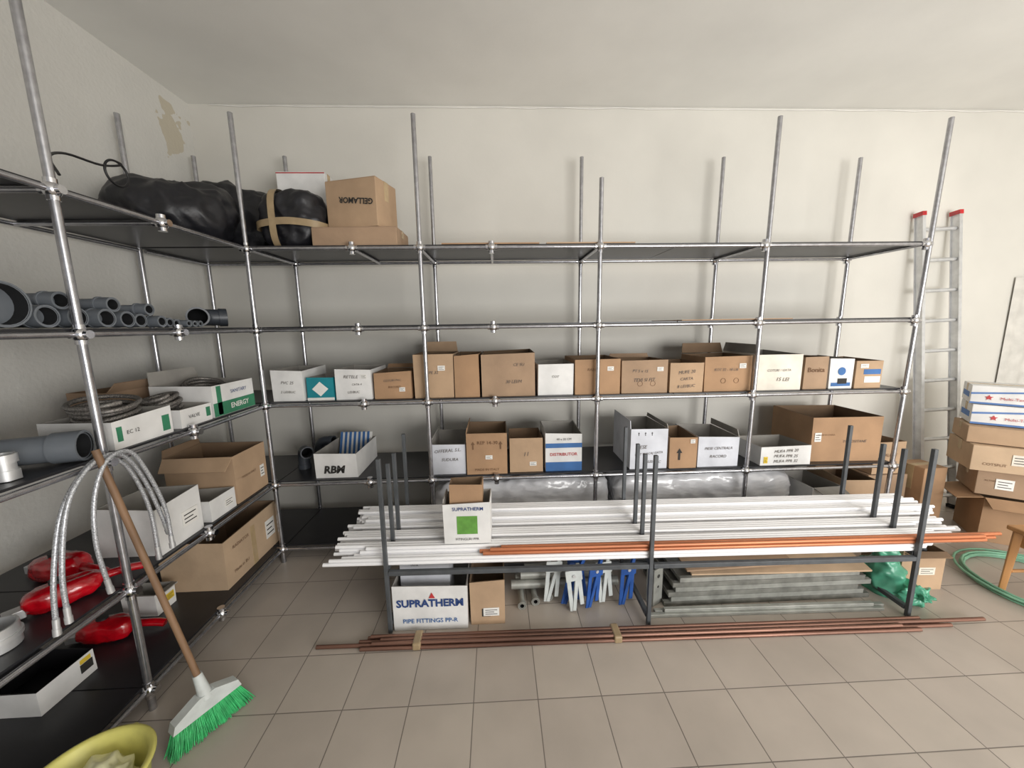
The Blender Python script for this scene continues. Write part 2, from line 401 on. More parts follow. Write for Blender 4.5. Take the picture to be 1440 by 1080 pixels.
for k in range(7):
    x=-.125+.036*k
    mb.poly([(x,.12,.03),(x+.018,.12,.03),(x+.018,.20,.225),(x,.20,.225)]); mb.poly([(x,.122,.03),(x,.202,.225),(x+.018,.202,.225),(x+.018,.122,.03)])
mb.obj('liner_stripes',blue,e,'blue stripes of the inner liner')
MB().box((-.13,-.0015,0),(.13,.0015,.215),0,Matrix.Translation((0,.128,.02))@Matrix.Rotation(-.38,4,'X')).obj('liner',paper,e,'white inner liner')
e=carton(-.50,-.245,2.62,.40,S4,.85,gcard,'grey-white open carton with handwriting',texts=[('OFFERAL S.L.',0,.8,1.1,ink,hand),('SUDURA',.05,.5,.7,ink,hand)],flaps=[('l',pi*.62,.05)])
e=carton(-.235,.06,2.60,.34,S4,.93,D_,'tall open brown cardboard box with upward arrows',flaps=[('l',pi*.56,.04)],texts=[('REP 14-30',.02,.78,.5,bink,{}),('MADE IN ITALY',0,.12,.6,bink,{})],sticker=(.05,.42,.05,.03,paper)); recyc(e,.34,-.1,.22,.03,bink);recyc(e,.34,.1,.22,.03,bink)
e=carton(.08,.325,2.62,.32,S4,.875,A,'small brown cardboard box with a white sticker',texts=[('11',.0,.55,.2,ink,hand)],sticker=(.2,.25,.05,.03,paper))
e=carton(.345,.615,2.62,.34,S4,.91,wcard,'open white carton with red and blue printing',panels=[(0,.12,1,.24,blue),(.0,.68,1,.12,blue)],texts=[('DISTRIBUTOR',0,.45,.75,red,{'bold':.01}),('40 x 22 CM',.0,.85,.4,ink,{})])
e=carton(.975,1.255,2.61,.40,S4,.93,gcard,'tall grey-white carton with handling symbols and handwriting',texts=[('PIESE',-.2,.55,.45,ink,hand),('COT PLACAJ GATA',.0,.38,1.1,ink,hand),('10 LEI/BUC',.1,.18,.7,ink,hand)],flaps=[('l',pi*.5,.06),('r',pi*.52,.03)])
for k in range(3): recyc(e,.40,-.08+k*.05,.27,.014)
e=carton(1.27,1.475,2.60,.30,S4,.865,D_,'brown cardboard box with printed upward arrow',sticker=(.33,.85,.035,.03,paper)); recyc(e,.30,-.03,.11,.045)
e=carton(1.49,1.80,2.61,.38,S4,.855,gcard,'grey-white carton with handwriting and handling symbols',texts=[('PIESE CENTRALA',0,.62,1.0,ink,hand),('RACORD',.0,.35,.6,ink,hand)],flaps=[('r',pi*.55,.05)])
e=carton(1.97,2.36,2.60,.32,S4,.765,wcard,'low open white carton with rows of handwriting',texts=[('MUFA PPR 20',0,.78,.7,ink,hand),('MUFA PPR 25',0,.5,.7,ink,hand),('MUFA PPR 32',0,.22,.7,ink,hand)],sticker=(-.4,.3,.03,.05,yellowl))
e=carton(2.41,2.94,2.64,.44,S4,.975,D_,'large open brown cardboard box with handwriting on the end',rot=-.04,texts=[('TUCOSITANE',.12,.45,.5,ink,dict(shear=.25)),('MADE IN CHINA',-.3,.6,.25,bink,{})],sticker=(-.42,.55,.05,.07,paper))
proto=MB().sweep([(0,0,0),(.05,0,0)],.022,14,rin=.004).sweep([(.018,0,0),(.032,0,0)],.027,6,rin=.004).obj('pipe_fitting',brass,loc=(-.1,2.75,S4+.04))
tag(proto,'brass threaded pipe fitting lying in an open carton','pipe fitting','loose pipe fittings in cartons')
pg=MB().sweep([(0,0,0),(.05,0,0),(.068,0,.01),(.075,0,.03),(.075,0,.07)],.02,14,rin=.004,min_=1).obj('pipe_fitting',[pvc,pvcin],loc=(.16,2.75,S4+.04))
tag(pg,'grey plastic elbow fitting lying in an open carton','pipe fitting','loose pipe fittings in cartons')
def fill(x0,x1,y0,y1,z,n,src=None):
    for k in range(n):
        s=src or random.choice((proto,pg))
        dup(s,(random.uniform(x0+.05,x1-.08),random.uniform(y0+.05,y1-.05),z+random.uniform(.03,.06)),(random.uniform(0,.5),random.uniform(-.4,.4),random.uniform(0,6)))
fill(1.98,2.34,2.63,2.88,S4,12,proto); fill(1.5,1.78,2.65,2.95,S4,6); fill(.36,.6,2.65,2.93,S4,6)
def elbow(x,y,z,r,rot,lb,eul=None,s=1):
    pts=[(0,0,0),(0,0,.10)]+[(.09-.09*math.cos(a),0,.10+.09*math.sin(a)) for a in [k*pi/16 for k in range(1,9)]]+[(.16,0,.19)]
    mb=MB().sweep(pts,r,20,rin=.004,min_=1); mb.sweep([(0,0,0),(0,0,.045)],r+.006,20,rin=.006,min_=1); mb.sweep([(.12,0,.19),(.165,0,.19)],r+.006,20,rin=.006,min_=1)
    o=mb.obj('pipe_elbow',[pvcd,pvcin]); o.location=(x,y,z); o.rotation_euler=eul or (0,0,rot); o.scale=(s,s,s); return tag(o,lb,'pipe fitting','grey pipe elbows')
elbow(-1.52,2.84,S4,.05,-.9,'large dark grey plastic pipe elbow standing on the shelf',s=.82)
elbow(-1.49,3.03,S4,.045,-.2,'smaller dark grey plastic pipe elbow standing by the wall',s=.85)
carton(2.42,2.66,2.62,.36,S5,.42,wcard,'white carton with scuffed sides on the bottom shelf',rot=.03,texts=[('22 x 15',0,.7,.5,ink,{})],flaps=[('f',-.3,.1)])
carton(2.69,2.95,2.63,.36,S5,.47,A,'brown cardboard box on the bottom shelf',rot=-.03,texts=[('FRAGILE',0,.6,.4,bink,{})])
# ---------------------------------------------------------------- side rack cartons
FX=-1.632
def sidebox(y0,y1,zb,zt,d,m,lb,**k): return carton(y0,y1,k.pop('fx',FX),d,zb,zt,m,lb,face='x',**k)
e=sidebox(1.59,1.88,S3,1.325,.30,wcard,'long open white carton full of braided hoses',texts=[('EC 12',-.2,.5,.2,ink,{})],panels=[(.38,.45,.14,.6,dgreen),(-.40,.5,.08,.5,dgreen)])
e=sidebox(1.93,2.14,S3,1.30,.40,wcard,'open white carton of coiled hoses with green print',panels=[(.38,.5,.14,.5,dgreen)],texts=[('VALVE',-.1,.5,.35,ink,{})])
e=sidebox(2.16,2.52,S3,1.385,.34,wcard,'white and green printed carton with flaps up',panels=[(0,.22,1,.42,dgreen),(-.36,.5,.1,.9,dgreen)],texts=[('ENERGY',.1,.24,.45,paper,{'bold':.02}),('SANITARY',.1,.7,.4,navy,{})],flaps=[('b',pi*.45,.08)])
e=sidebox(2.0,2.4,S3,1.38,.20,B_,'brown cardboard box behind the white cartons',fx=-2.045,flaps=[('f',pi*.3,.06)])
e=sidebox(1.72,1.98,S4,.865,.28,wcard,'open white carton with shipping label on the side shelf',sticker=(.2,.45,.10,.08,paper),fx=-1.64)
e=sidebox(2.03,2.23,S4,.74,.32,wcard,'low open white carton with a shipping label',sticker=(.2,.5,.07,.05,paper))
e=sidebox(2.25,2.555,S4,.925,.42,A,'open brown cardboard box with flaps folded down',sticker=(.33,.4,.04,.08,paper),flaps=[('l',-.9,.09),('b',pi*.48,.05)],texts=[('MADE IN ITALY',-.1,.5,.45,bink,{})])
e=sidebox(2.12,2.66,S5,.44,.38,C_,'large brown cardboard box with tape on the bottom shelf',fx=-1.67,tapef=True,texts=[('RADIATOR',-.22,.75,.28,bink,{}),('Made in EU',-.25,.25,.25,bink,{})],flaps=[('b',pi*.48,.05)],sticker=(.33,.5,.10,.13,paper))
e=sidebox(1.93,2.05,S5,.25,.18,wcard,'small white carton with yellow and black label',fx=-1.92,sticker=(.2,.5,.05,.04,yellowl),flaps=[('f',.2,.04)])
e=sidebox(1.39,1.61,S5,.24,.26,wcard,'low open white carton holding small black parts',fx=-1.92,mi=blackp,sticker=(.32,.5,.05,.04,ink),panels=[(.32,.78,.2,.18,yellowl)])
def coil(c,r,n,m,lb,tube=.011,tilt=(0,0,0),name='hose_coil',h=.02,grp=None,jit=.25):
    pts=[]
    for k in range(n*28):
        a=2*pi*k/28; rr=r*(1+jit*noise.noise(Vector((k*.05,r*10,c[0]))))
        pts.append((rr*math.cos(a),rr*math.sin(a),h*k/28+.012*noise.noise(Vector((k*.11,3,c[1])))))
    o=MB().sweep(pts,tube,8).obj(name,m); o.location=c; o.rotation_euler=tilt; return tag(o,lb,'hose',grp)
coil((-1.79,1.735,S3+.07),.105,6,hose,'braided grey hose coiled in an open carton',tilt=(.1,.08,0),grp='hose coils',h=.021)
coil((-1.79,1.735,S3+.035),.06,3,blackp,'thin black hose coiled in an open carton',tube=.007,grp='hose coils')
coil((-1.80,2.04,S3+.08),.075,4,hose,'braided grey hose coiled in an open carton',tilt=(.2,-.1,0),grp='hose coils')
coil((-1.80,2.33,S3+.13),.10,3,hose,'braided grey hose coiled in an open carton',tilt=(.2,.2,0),grp='hose coils')
# ---------------------------------------------------------------- grey pipes at eye level
def stub(y,z,r,x0,x1,lb):
    mb=MB().sweep([(x0,0,0),(x1,0,0)],r,26,rin=.004,min_=1); mb.sweep([(x1-.05,0,0),(x1+.002,0,0)],r+.005,26,rin=.006,min_=1)
    mb.sweep([(x1-.056,0,0),(x1-.048,0,0)],r+.008,26)
    o=mb.obj('plastic_pipe',[pvc,pvcin]); o.location=(0,y,z); return tag(o,lb,'pipe','short grey pipes on the side shelf')
rad=[.072,.036,.034,.033,.030,.026,.022,.018,.015,.013,.012,.012]
gap=[0,.019,.042,.019,.038,.019,.034,.019,.019,.02,.03,.03]
row=[];y=1.322
for k,q in enumerate(rad):
    if k: y+=rad[k-1]+q+gap[k]
    row.append((y,q))
for k,(y,r) in enumerate(row):
    stub(y,S2+r+.009,r,-2.2+.02*(k%3),-1.625-.012*((k*7)%3),'wide grey plastic drain pipe with socket end' if r>.03 else 'narrow grey plastic pipe with socket end')
def on(i,r):
    (y1,r1),(y2,r2)=row[i],row[i+1]; r1+=.009;r2+=.009;R_=r+.009
    y=(y1+y2)/2; d=abs(y2-y1)/2
    return y,S2+max(r1,r2)+math.sqrt(max(0,(max(r1,r2)+R_)**2-d*d))
for i,r in ((1,.028),(3,.026),(5,.022)):
    y,z=on(i,r); stub(y,z,r,-2.18,-1.64,'grey plastic drain pipe resting on the lower row')
o=elbow(-1.80,2.36,S2+.066,.055,0,'dark grey plastic pipe elbow lying on the side shelf',eul=(-pi/2,0,.7),s=.95)
mb=MB().sweep([(-.0,-.30,0),(0,.32,0)],.052,24,rin=.005,min_=1); mb.sweep([(0,.24,0),(0,.325,0)],.060,24,rin=.008,min_=1); mb.sweep([(0,-.05,0),(0,.06,0)],.059,24); mb.sweep([(0,0,0),(.09,0,0)],.050,24,rin=.006,min_=1)
o=mb.obj('plastic_pipe',[pvc,pvcin]); o.location=(-1.93,1.36,S3+.062); o.rotation_euler=(0,0,-1.2); tag(o,'thick grey plastic pipe with branch socket on the side shelf','pipe')
e=empty('pipe_union','chrome threaded union with hexagon nut on the side shelf','pipe fitting',(-1.70,1.29,S3+.002))
MB().sweep([(0,0,0),(0,0,.035)],.036,6).obj('nut',alu,e); MB().sweep([(0,0,.035),(0,0,.06)],.028,20,rin=.005).obj('collar',alu,e); MB().sweep([(0,0,.06),(0,0,.09)],.034,8,rin=.006).obj('nut',alu,e)
def smooth(pts,n=10):
    pts=[Vector(p) for p in pts]; out=[]
    for i in range(len(pts)-1):
        p0=pts[max(i-1,0)];p1=pts[i];p2=pts[i+1];p3=pts[min(i+2,len(pts)-1)]
        for k in range(n):
            t=k/n; out.append(.5*((2*p1)+(p2-p0)*t+(2*p0-5*p1+4*p2-p3)*t*t+(3*p1-p0-3*p2+p3)*t**3))
    out.append(pts[-1]); return out
hl=[(-1.576,[(1.23,.66),(1.25,.83),(1.31,1.05),(1.40,1.17),(1.48,1.205),(1.57,1.13),(1.63,.92),(1.635,.68)]),
    (-1.553,[(1.25,.69),(1.262,.87),(1.32,1.09),(1.42,1.20),(1.53,1.20),(1.61,1.05),(1.675,.78)]),
    (-1.530,[(1.375,.71),(1.36,.90),(1.385,1.08),(1.45,1.20),(1.54,1.21),(1.60,1.10),(1.655,.90),(1.66,.72)])]
for X_,pts in hl:
    e=empty('braided_hose','braided steel hose with nut ends hanging over the shelf rail','hose',group='hanging braided hoses')
    sp=smooth([(X_,a,b) for a,b in pts]); MB().sweep(sp,.0078,10).obj('braided_sleeve',braid,e)
    for q,qq in ((sp[0],sp[2]),(sp[-1],sp[-3])):
        d=(q-qq).normalized(); nb=MB().sweep([q-d*.005,q+d*.02],.012,6); nb.sweep([q-d*.04,q-d*.005],.0095,12); nb.obj('nut',alu,e)
# ---------------------------------------------------------------- blobs, bags
def blob(name,c,size,seed,m,lb,cat,n=3,cr=.035,fs=9,rot=0,group=None,sub=5,parent=None,bot=.92):
    import bmesh
    bm=bmesh.new(); bmesh.ops.create_icosphere(bm,subdivisions=sub,radius=1)
    sx,sy,sz=size
    for v in bm.verts:
        d=v.co.normalized(); k=(abs(d.x)**n+abs(d.y)**n+abs(d.z)**n)**(-1/n); p=d*k
        w=Vector((p.x*sx,p.y*sy,p.z*sz)); s=Vector((seed*3.1,seed*1.7,seed))
        a=noise.noise(w*3+s)*cr*2.2; b=(1-abs(noise.noise(w*fs+s))*2)*cr*.9; c2=(1-abs(noise.noise(w*fs*2.3+s))*2)*cr*.35
        w=w+d*(a+b+c2-cr*.6); w.z=max(w.z,-sz*bot); v.co=w+Vector((0,0,sz*bot))
    me=bpy.data.meshes.new(name); bm.to_mesh(me); bm.free(); me.materials.append(m)
    for p in me.polygons: p.use_smooth=True
    o=bpy.data.objects.new(name,me); COL.objects.link(o)
    if parent: o.parent=parent
    else: tag(o,lb,cat,group)
    o.location=c; o.rotation_euler=(0,0,rot); return o
def redtool(loc,rot,s,lb,seed):
    e=empty('hand_tool',lb,'tool',loc,rot,group='red hand tools'); e.scale=(s,s,s)
    blob('tool_body',(0,0,0),(.14,.075,.062),seed,redp,'','',3.2,.012,14,parent=e,sub=4)
    MB().sweep(smooth([(.10,0,.06),(.17,0,.055),(.24,0,.045),(.29,0,.03)]),[.026]*31,12,flat=.8).obj('handle',redp,e)
    MB().sweep([(-.02,0,.10),(-.02,0,.135)],.028,20).obj('knob',blackp,e)
    MB().box((-.20,-.03,.01),(-.13,.03,.055)).obj('jaw',alu,e,bevel=.004)
redtool((-1.765,1.43,S4+.002),.95,.78,'glossy red hand tool with black knob lying on the shelf',61)
redtool((-1.97,1.60,S4+.002),-.15,.80,'glossy red hand tool with black knob near the white carton',64)
redtool((-2.05,1.80,S5+.002),.2,.85,'glossy red hand tool with black knob on the bottom shelf',63)
for k,(x,y,r,h) in enumerate(((-1.75,1.20,.06,.08),(-1.88,1.16,.05,.06),(-1.70,1.06,.045,.05),(-1.99,1.29,.05,.08))):
    o=MB().sweep([(0,0,0),(0,0,h)],r,28,rin=.006).sweep([(0,0,h*.4),(0,0,h*.6)],r+.006,28,rin=.006).obj('metal_coupling',alu); o.location=(x,y,S4+.002)
    tag(o,'round shiny metal pipe coupling on the shelf','pipe fitting','metal couplings on the side shelf')
GB='black plastic sacks'
blob('plastic_bag',(-1.96,2.52,S1+.002),(.27,.27,.20),2,bagm,'bulging black plastic sack on the top shelf','bag',2.7,.032,6,group=GB)
blob('plastic_bag',(-1.93,2.99,S1+.002),(.33,.15,.26),5,bagm,'tall black plastic sack pushed against the wall','bag',2.7,.03,6,group=GB)
e=empty('plastic_bag','black plastic sack bound with tan packing tape','bag',(-1.36,2.78,S1),group=GB)
blob('bag_body',(0,0,0),(.215,.15,.19),8,bagm,'','',3.5,.022,parent=e)
def band(par,sx,sy,sz,horizontal,off):
    mb=MB();N=48
    for k in range(N):
        a=2*pi*k/N
        for w_ in (-.022,.022):
            n=3.5;c,s=math.cos(a),math.sin(a);q=(abs(c)**n+abs(s)**n)**(-1/n)
            if horizontal: mb.v.append(Vector((c*q*sx,s*q*sy,off+w_+.01*math.sin(3*a))))
            else: mb.v.append(Vector((off+w_,c*q*sy,max(.002,sz*.92+s*q*sz))))
    for k in range(N): n2=(k+1)%N; mb.face([2*k,2*n2,2*n2+1,2*k+1],0,True)
    mb.obj('packing_tape',ctape,par)
band(e,.232,.168,.205,True,.15); band(e,.232,.168,.20,False,-.08)
blob('plastic_bag',(-1.02,3.02,S1+.002),(.13,.10,.14),11,bagm,'small black plastic sack behind the cardboard boxes','bag',2.6,.025,group=GB)
carton(-1.59,-1.24,3.0,.14,S1,2.835,wcard,'tall white carton standing against the wall',panels=[(0,.99,1,.012,red)],closed=True)
e=carton(-1.20,-.64,2.62,.30,S1,2.355,B_,'flat brown cardboard box lying on the top shelf',rot=-.03,closed=True)
zz=2.355+.006
e=carton(-1.10,-.72,2.66,.25,zz,2.665,card[0],'closed brown cardboard box with upside-down lettering',rot=-.28,closed=True,texts=[('GELLAMOR',.1,.55,.68,ink,{'flip':True,'bold':.03,'roll':-.12})])
e=empty('wire_hook','twisted black iron wire with a loop on the side rack','hook')
lp=[(-1.60,1.545,2.275),(-1.68,1.6,2.36),(-1.74,1.72,2.42),(-1.76,1.88,2.44)]+[(-1.76,1.95+.055*math.sin(t),2.41-.055*math.cos(t)+.02) for t in [k*pi/6 for k in range(5,22)]]
MB().sweep(smooth(lp,5),.005,8).obj('wire',blackp,e)
for x0,x1,mm in ((-.35,.3,D_),(.35,.95,A)):
    o=MB().box((x0,2.585,S1),(x1,3.1,S1+.008)).obj('cardboard_sheet',mm); tag(o,'loose flat cardboard sheet on the top shelf','cardboard','cardboard sheets on shelves')
o=MB().box((1.3,2.585,S2),(2.1,3.1,S2+.006)).obj('cardboard_sheet',D_); tag(o,'loose brown sheet on the empty shelf','cardboard','cardboard sheets on shelves')
GF='film-wrapped bundles'
for x,sx,sz,sd in ((.18,.68,.215,21),(1.62,.72,.215,22)):
    blob('wrapped_bundle',(x,2.86,S5),(sx,.20,sz),sd,filmm,'long bundle wrapped in glossy creased translucent plastic film','bundle',7,.016,10,group=GF,sub=6)
# ---------------------------------------------------------------- pipe rack
RT=-.02
def TR(x,y): return (x*math.cos(RT)-(y-1.865)*math.sin(RT), 1.865+x*math.sin(RT)+(y-1.865)*math.cos(RT))
pr=empty('pipe_stand','low dark steel pipe stand with upright dividers on the tiled floor','rack',(0,1.865,0),RT)
ST=[-.63,.83,2.34]; UY=[0,.145,.265,.49]; LZ=.40
def sq(a,b,name='bar',w=.0125):
    a,b=Vector(a),Vector(b); lo=Vector([min(a[i],b[i])-w for i in range(3)]); hi=Vector([max(a[i],b[i])+w for i in range(3)])
    MB().box(lo,hi).obj(name,steel,pr,bevel=.002)
for x in ST:
    for j,y in enumerate(UY):
        sq((x,y,.0125 if j in(0,3) else LZ-.012),(x,y,[1.0,.95,.96,1.0][j]+random.uniform(-.02,.03)),'upright',.0105)
    sq((x,.026,LZ-.0125),(x,.464,LZ-.0125)); sq((x,.026,.05),(x,.464,.05))
for y in (0,.49):
    for a,b in ((ST[0],ST[1]),(ST[1],ST[2])): sq((a+.026,y,LZ-.03),(b-.026,y,LZ-.03))
sq((ST[0]+.026,.49,.05),(ST[1]-.026,.49,.05)); sq((ST[1]+.026,.49,.05),(ST[2]-.026,.49,.05))
r=.0105; pitch=.0215
base=MB().sweep([(-.5,0,0),(.5,0,0)],r,12,rin=.0025,min_=1).obj('plastic_pipe',[wpipe,pvc])
tag(base,'long white plastic water pipe lying on the steel stand','pipe','white pipes on the stand')
first=True
cols=[(.0235,2),(.045,2),(.0665,4),(.088,4),(.1095,4),(.168,4),(.1895,4),(.211,4),(.2325,4),(.2885,4)]+[(.310+.0215*k,(4,5,5,5,6,6,6,6)[k]) for k in range(8)]
for ci,(dy,nl) in enumerate(cols):
    for l in range(nl):
        z=LZ+.001+r+l*pitch
        L=random.choice((3.45,3.5,3.6,3.65)); x0=random.uniform(-.98,-.86)+.008*l
        if ci<3: x0=-.98+.06*ci+.035*l; L=3.35
        if x0+L>2.85: L=2.85-x0+random.uniform(-.25,0)
        xc=x0+L/2; X,Y=TR(xc,1.865+dy)
        o=base if first else dup(base); first=False
        o.location=(X,Y,z); o.scale=(L,1,1); o.rotation_euler=(0,0,RT)
cb=MB().sweep([(-.5,0,0),(.5,0,0)],.0105,12,rin=.002,min_=1).obj('copper_pipe',[opipe,ink])
tag(cb,'long bright copper tube lying in front of the white pipes','pipe','copper tubes on the stand')
first=True
for dy,l,x0,L in ((.0235,2,-.10,2.85),(.045,2,-.12,2.95),(.0235,3,-.06,2.8),(.045,3,.0,2.86)):
    X,Y=TR(x0+L/2,1.865+dy); o=cb if first else dup(cb); first=False
    o.location=(X,Y,LZ+.002+l*pitch+.0105); o.scale=(L,1,1); o.rotation_euler=(0,0,RT)
ztop3=LZ+.002+4*pitch
G='cartons around the pipe stand'
X,Y=TR(-.185,1.930)
e=carton(X-.13,X+.13,Y+.002,.165,ztop3+.002,ztop3+.245,wcard,'white printed carton with green square standing on white pipes',rot=RT,
  texts=[('SUPRATHERM',.02,.86,.66,navy,{'bold':.01}),('FITINGURI PPR',0,.12,.5,ink,{})],panels=[(0,.46,.44,.44,green)],flaps=[('l',pi*.5,.02)],group=G)
carton(X-.10,X+.085,Y+.03,.11,ztop3+.012,ztop3+.345,card[3],'brown cardboard box tucked inside the white carton',rot=RT,group=G)
fb=MB().sweep([(-.5,0,0),(.5,0,0)],.0105,12,rin=.002,min_=1).obj('copper_pipe',[dcopper,ink]); tag(fb,'long dull copper tube lying on the floor tiles','pipe','copper tubes on the floor')
first=True
for k,(y,x0,x1,z) in enumerate(((1.752,-.76,2.3,.011),(1.775,-1.0,2.5,.011),(1.798,-.78,2.45,.011),(1.821,-.74,2.25,.011),(1.7635,-.7,2.2,.0305),(1.7865,-.66,2.7,.0305),(1.8095,-.72,2.35,.0305))):
    o=fb if first else dup(fb); first=False
    xc=(x0+x1)/2; o.location=(xc,y-.016*xc,z); o.scale=(x1-x0,1,1); o.rotation_euler=(0,0,-.016)
for x in (-.46,.62):
    o=MB().box((x-.022,1.738-.016*x,.0015),(x+.022,1.836-.016*x,.0430)).obj('packing_tape',ctape,bevel=.008); tag(o,'band of tan tape binding the copper tubes','tape','tape bands on copper tubes')
# under the stand
e=carton(-.61,-.195,1.885,.34,.001,.275,wcard,'large white carton with blue pipe fittings lettering on the floor',rot=-.01,group=G,
  texts=[('SUPRATHERM',0,.62,.90,navy,{'bold':.035,'height':.048}),('PIPE FITTINGS PP-R',0,.22,.74,blue,{'bold':.01})])
mb=MB(); mb.poly([(-.005,-.1738,.20),(.03,-.1738,.20),(.012,-.1738,.235)]); mb.obj('printed_emblem',red,e)
e=carton(-.58,-.30,1.97,.17,.012,.365,gcard,'grey-white carton standing inside the larger white carton',rot=-.02,group=G,texts=[('SAYCALSA',.02,.83,.82,blue,{'bold':.04}),('1N1A',-.2,.95,.15,ink,{})],flaps=[('l',pi*.5,.02)])
e=carton(-.18,.015,1.905,.26,.001,.27,A,'small open brown cardboard box with a shipping label on the floor',group=G,sticker=(.1,.3,.09,.05,paper),panels=[(-.05,.28,.25,.18,ink)])
for k,x in enumerate((.12,.205,.29)):
    mb=MB().sweep([(0,0,0),(0,.30,0)],.018,18,rin=.005,min_=1); mb.sweep([(0,0,0),(0,.02,0)],.026,18,rin=.006,min_=1)
    o=mb.obj('metal_tube',[galv,pvcin]); o.location=(x,2.0+.03*k,.027); o.rotation_euler=(0,0,.05*k); tag(o,'short pale metal tube with flange lying under the stand','pipe','pale tubes under the stand')
for k in range(4):
    o=MB().sweep([(0,0,0),(.68-.05*k,0,0)],.028,18,rin=.004,min_=1).obj('metal_tube',[galv,pvcin]); o.location=(.06+.03*k,2.13+.06*(k%2)+.02*(k//2),.075+.052*(k//2)); tag(o,'pale grey metal tube bundled under the stand','pipe','pale tubes under the stand')
def bracket(x,y,rz,tilt,m,lb):
    e=empty('folding_bracket',lb,'bracket',(x,y,.012),rz,group='blue and white brackets under the stand'); e.rotation_euler=(0,tilt,rz)
    MB().box((-.045,-.004,0),(-.020,.004,.27)).obj('arm',m,e,bevel=.002); MB().box((.020,-.004,.03),(.045,.004,.27)).obj('arm',m,e,bevel=.002)
    MB().box((-.05,-.012,.20),(.05,-.004,.27)).obj('plate',m,e,bevel=.003); MB().box((-.02,-.008,0),(.02,.008,.30),0,Matrix.Rotation(.18,4,'Y')@Matrix.Translation((-.02,0,0))@Matrix.Scale(.5,4,(1,0,0))).obj('brace',m,e)
    MB().sweep([(0,-.02,.235),(0,.01,.235)],.010,10).obj('bolt',alu,e)
bracket(.40,2.02,.15,.22,bluep,'blue metal folding bracket leaning under the pipe stand')
bracket(.49,2.05,-.5,-.16,bluep,'blue metal folding bracket under the pipe stand')
bracket(.54,1.99,.4,.10,bluep,'blue metal folding bracket among pale brackets')
bracket(.75,2.00,.2,.04,bluep,'blue metal folding bracket beside the steel upright')
bracket(.64,2.03,.1,-.10,broomwhite,'white folding bracket among the blue ones')
bracket(.45,1.97,.1,-.12,broomwhite,'white folding bracket leaning between the blue ones')
bracket(.30,2.05,.1,.08,broomwhite,'white folding bracket beside the metal tubes')
for k in range(6):
    z=.002+k*.031; x0=.98+.03*(k%2)+.012*k; x1=2.27-.04*(k%3)
    mb=MB(); mb.box((x0,1.975,z),(x1,2.30,z+.004)); mb.box((x0,1.975,z+.004),(x1,1.979,z+.029)); mb.box((x0,2.296,z+.004),(x1,2.30,z+.029)); mb.box((x0,1.979,z+.025),(x1,1.999,z+.029))
    mb.box((x0,1.979,z+.004),(x0+.003,2.296,z+.025))
    o=mb.obj('metal_profile',[galvd,galv,galvd,galv,galvd,galv][k]); tag(o,'long folded sheet channel stacked flat under the stand','metal sheet','sheet-metal channels')
zt_=.002+6*.031+.002
o=MB().box((-.55,-.13,0),(.55,.13,.012)).obj('cardboard_sheet',C_,bevel=.002); o.location=(1.70,2.10,zt_+.025); o.rotation_euler=(.2,.0,-.03); tag(o,'flat cardboard sheet lying on the metal channels','cardboard')
o=MB().box((-.40,-.06,0),(.30,.06,.012)).obj('cardboard_sheet',B_,bevel=.002); o.location=(1.50,2.05,zt_+.045); o.rotation_euler=(.2,.02,.06); tag(o,'flattened brown carton on the metal channels','cardboard')
blob('plastic_bag',(1.66,2.24,zt_+.03),(.52,.04,.05),31,bagm,'long rolled black plastic sack on the metal channels','bag',3,.018,10)
e=empty('metal_bracket','pressed metal end bracket with holes under the stand','bracket',(.945,2.0,0),.5)
MB().box((-.04,-.004,0),(.04,.004,.24)).obj('plate',galv,e); MB().box((-.04,.004,0),(-.034,.05,.24)).obj('plate',galv,e)
mb=MB(); mb.sweep([(0,-.0042,.19),(0,-.0052,.19)],.012,14); mb.sweep([(0,-.0042,.12),(0,-.0052,.12)],.008,14); mb.obj('hole',ink,e)
ab=MB().box((-.5,-.012,0),(.5,.012,.02)).obj('metal_bar',galv,bevel=.002); tag(ab,'pale metal bar lying on the floor below the stand','metal bar','metal bars on the floor')
for k,(y,x0,x1,z) in enumerate(((1.90,.86,2.25,.001),(1.93,.9,2.28,.001),(1.915,.95,2.2,.022))):
    o=ab if k==0 else dup(ab); o.location=((x0+x1)/2,y-.02*(x0+x1)/2+.02,z); o.scale=(x1-x0,1,1); o.rotation_euler=(0,0,-.02)
blob('plastic_film',(2.47,1.88,.001),(.10,.10,.085),41,greenfilm,'crumpled translucent green plastic film on the floor','plastic film',2.0,.06,9,group='green plastic film')
blob('plastic_film',(2.41,2.06,.001),(.05,.08,.17),43,greenfilm,'crumpled translucent green plastic film heaped beside the stand','plastic film',2.0,.045,10,group='green plastic film')
carton(2.52,2.79,2.02,.26,.001,.26,A,'small open cardboard box with parts on the floor',rot=-.05,flaps=[('f',-.2,.05)],group=G,sticker=(.1,.5,.1,.05,bcard))
fill(2.55,2.78,2.05,2.26,.14,8)
# ---------------------------------------------------------------- stacked goods near ladder
G2='stacked cartons by the ladder'
def stk(cx,cy,w,d,z0,z1,m,lb,rot,**k): return carton(cx-w/2,cx+w/2,cy-d/2,d,z0,z1,m,lb,rot=rot,group=G2,**k)
stk(4.02,2.50,.58,.34,.001,.35,D_,'large open brown carton with folded-out flaps on the floor',-.55,flaps=[('l',-.25,.14),('f',-.6,.10)],mi=cin)
stk(3.98,2.52,.56,.32,.366,.56,B_,'brown cardboard box taped shut',-.62,closed=True,sticker=(-.25,.5,.09,.08,paper),texts=[('ALTON',-.38,.6,.1,bink,{})])
stk(3.90,2.52,.60,.34,.569,.76,C_,'wide cardboard box with brown tape and dented top',-.55,closed=True,texts=[('COTSPLIT',-.3,.3,.2,bink,{})],sticker=(-.10,.55,.08,.08,bcard))
stk(3.89,2.54,.56,.32,.769,.89,A,'shallow cardboard box with dented top',-.68,closed=True)
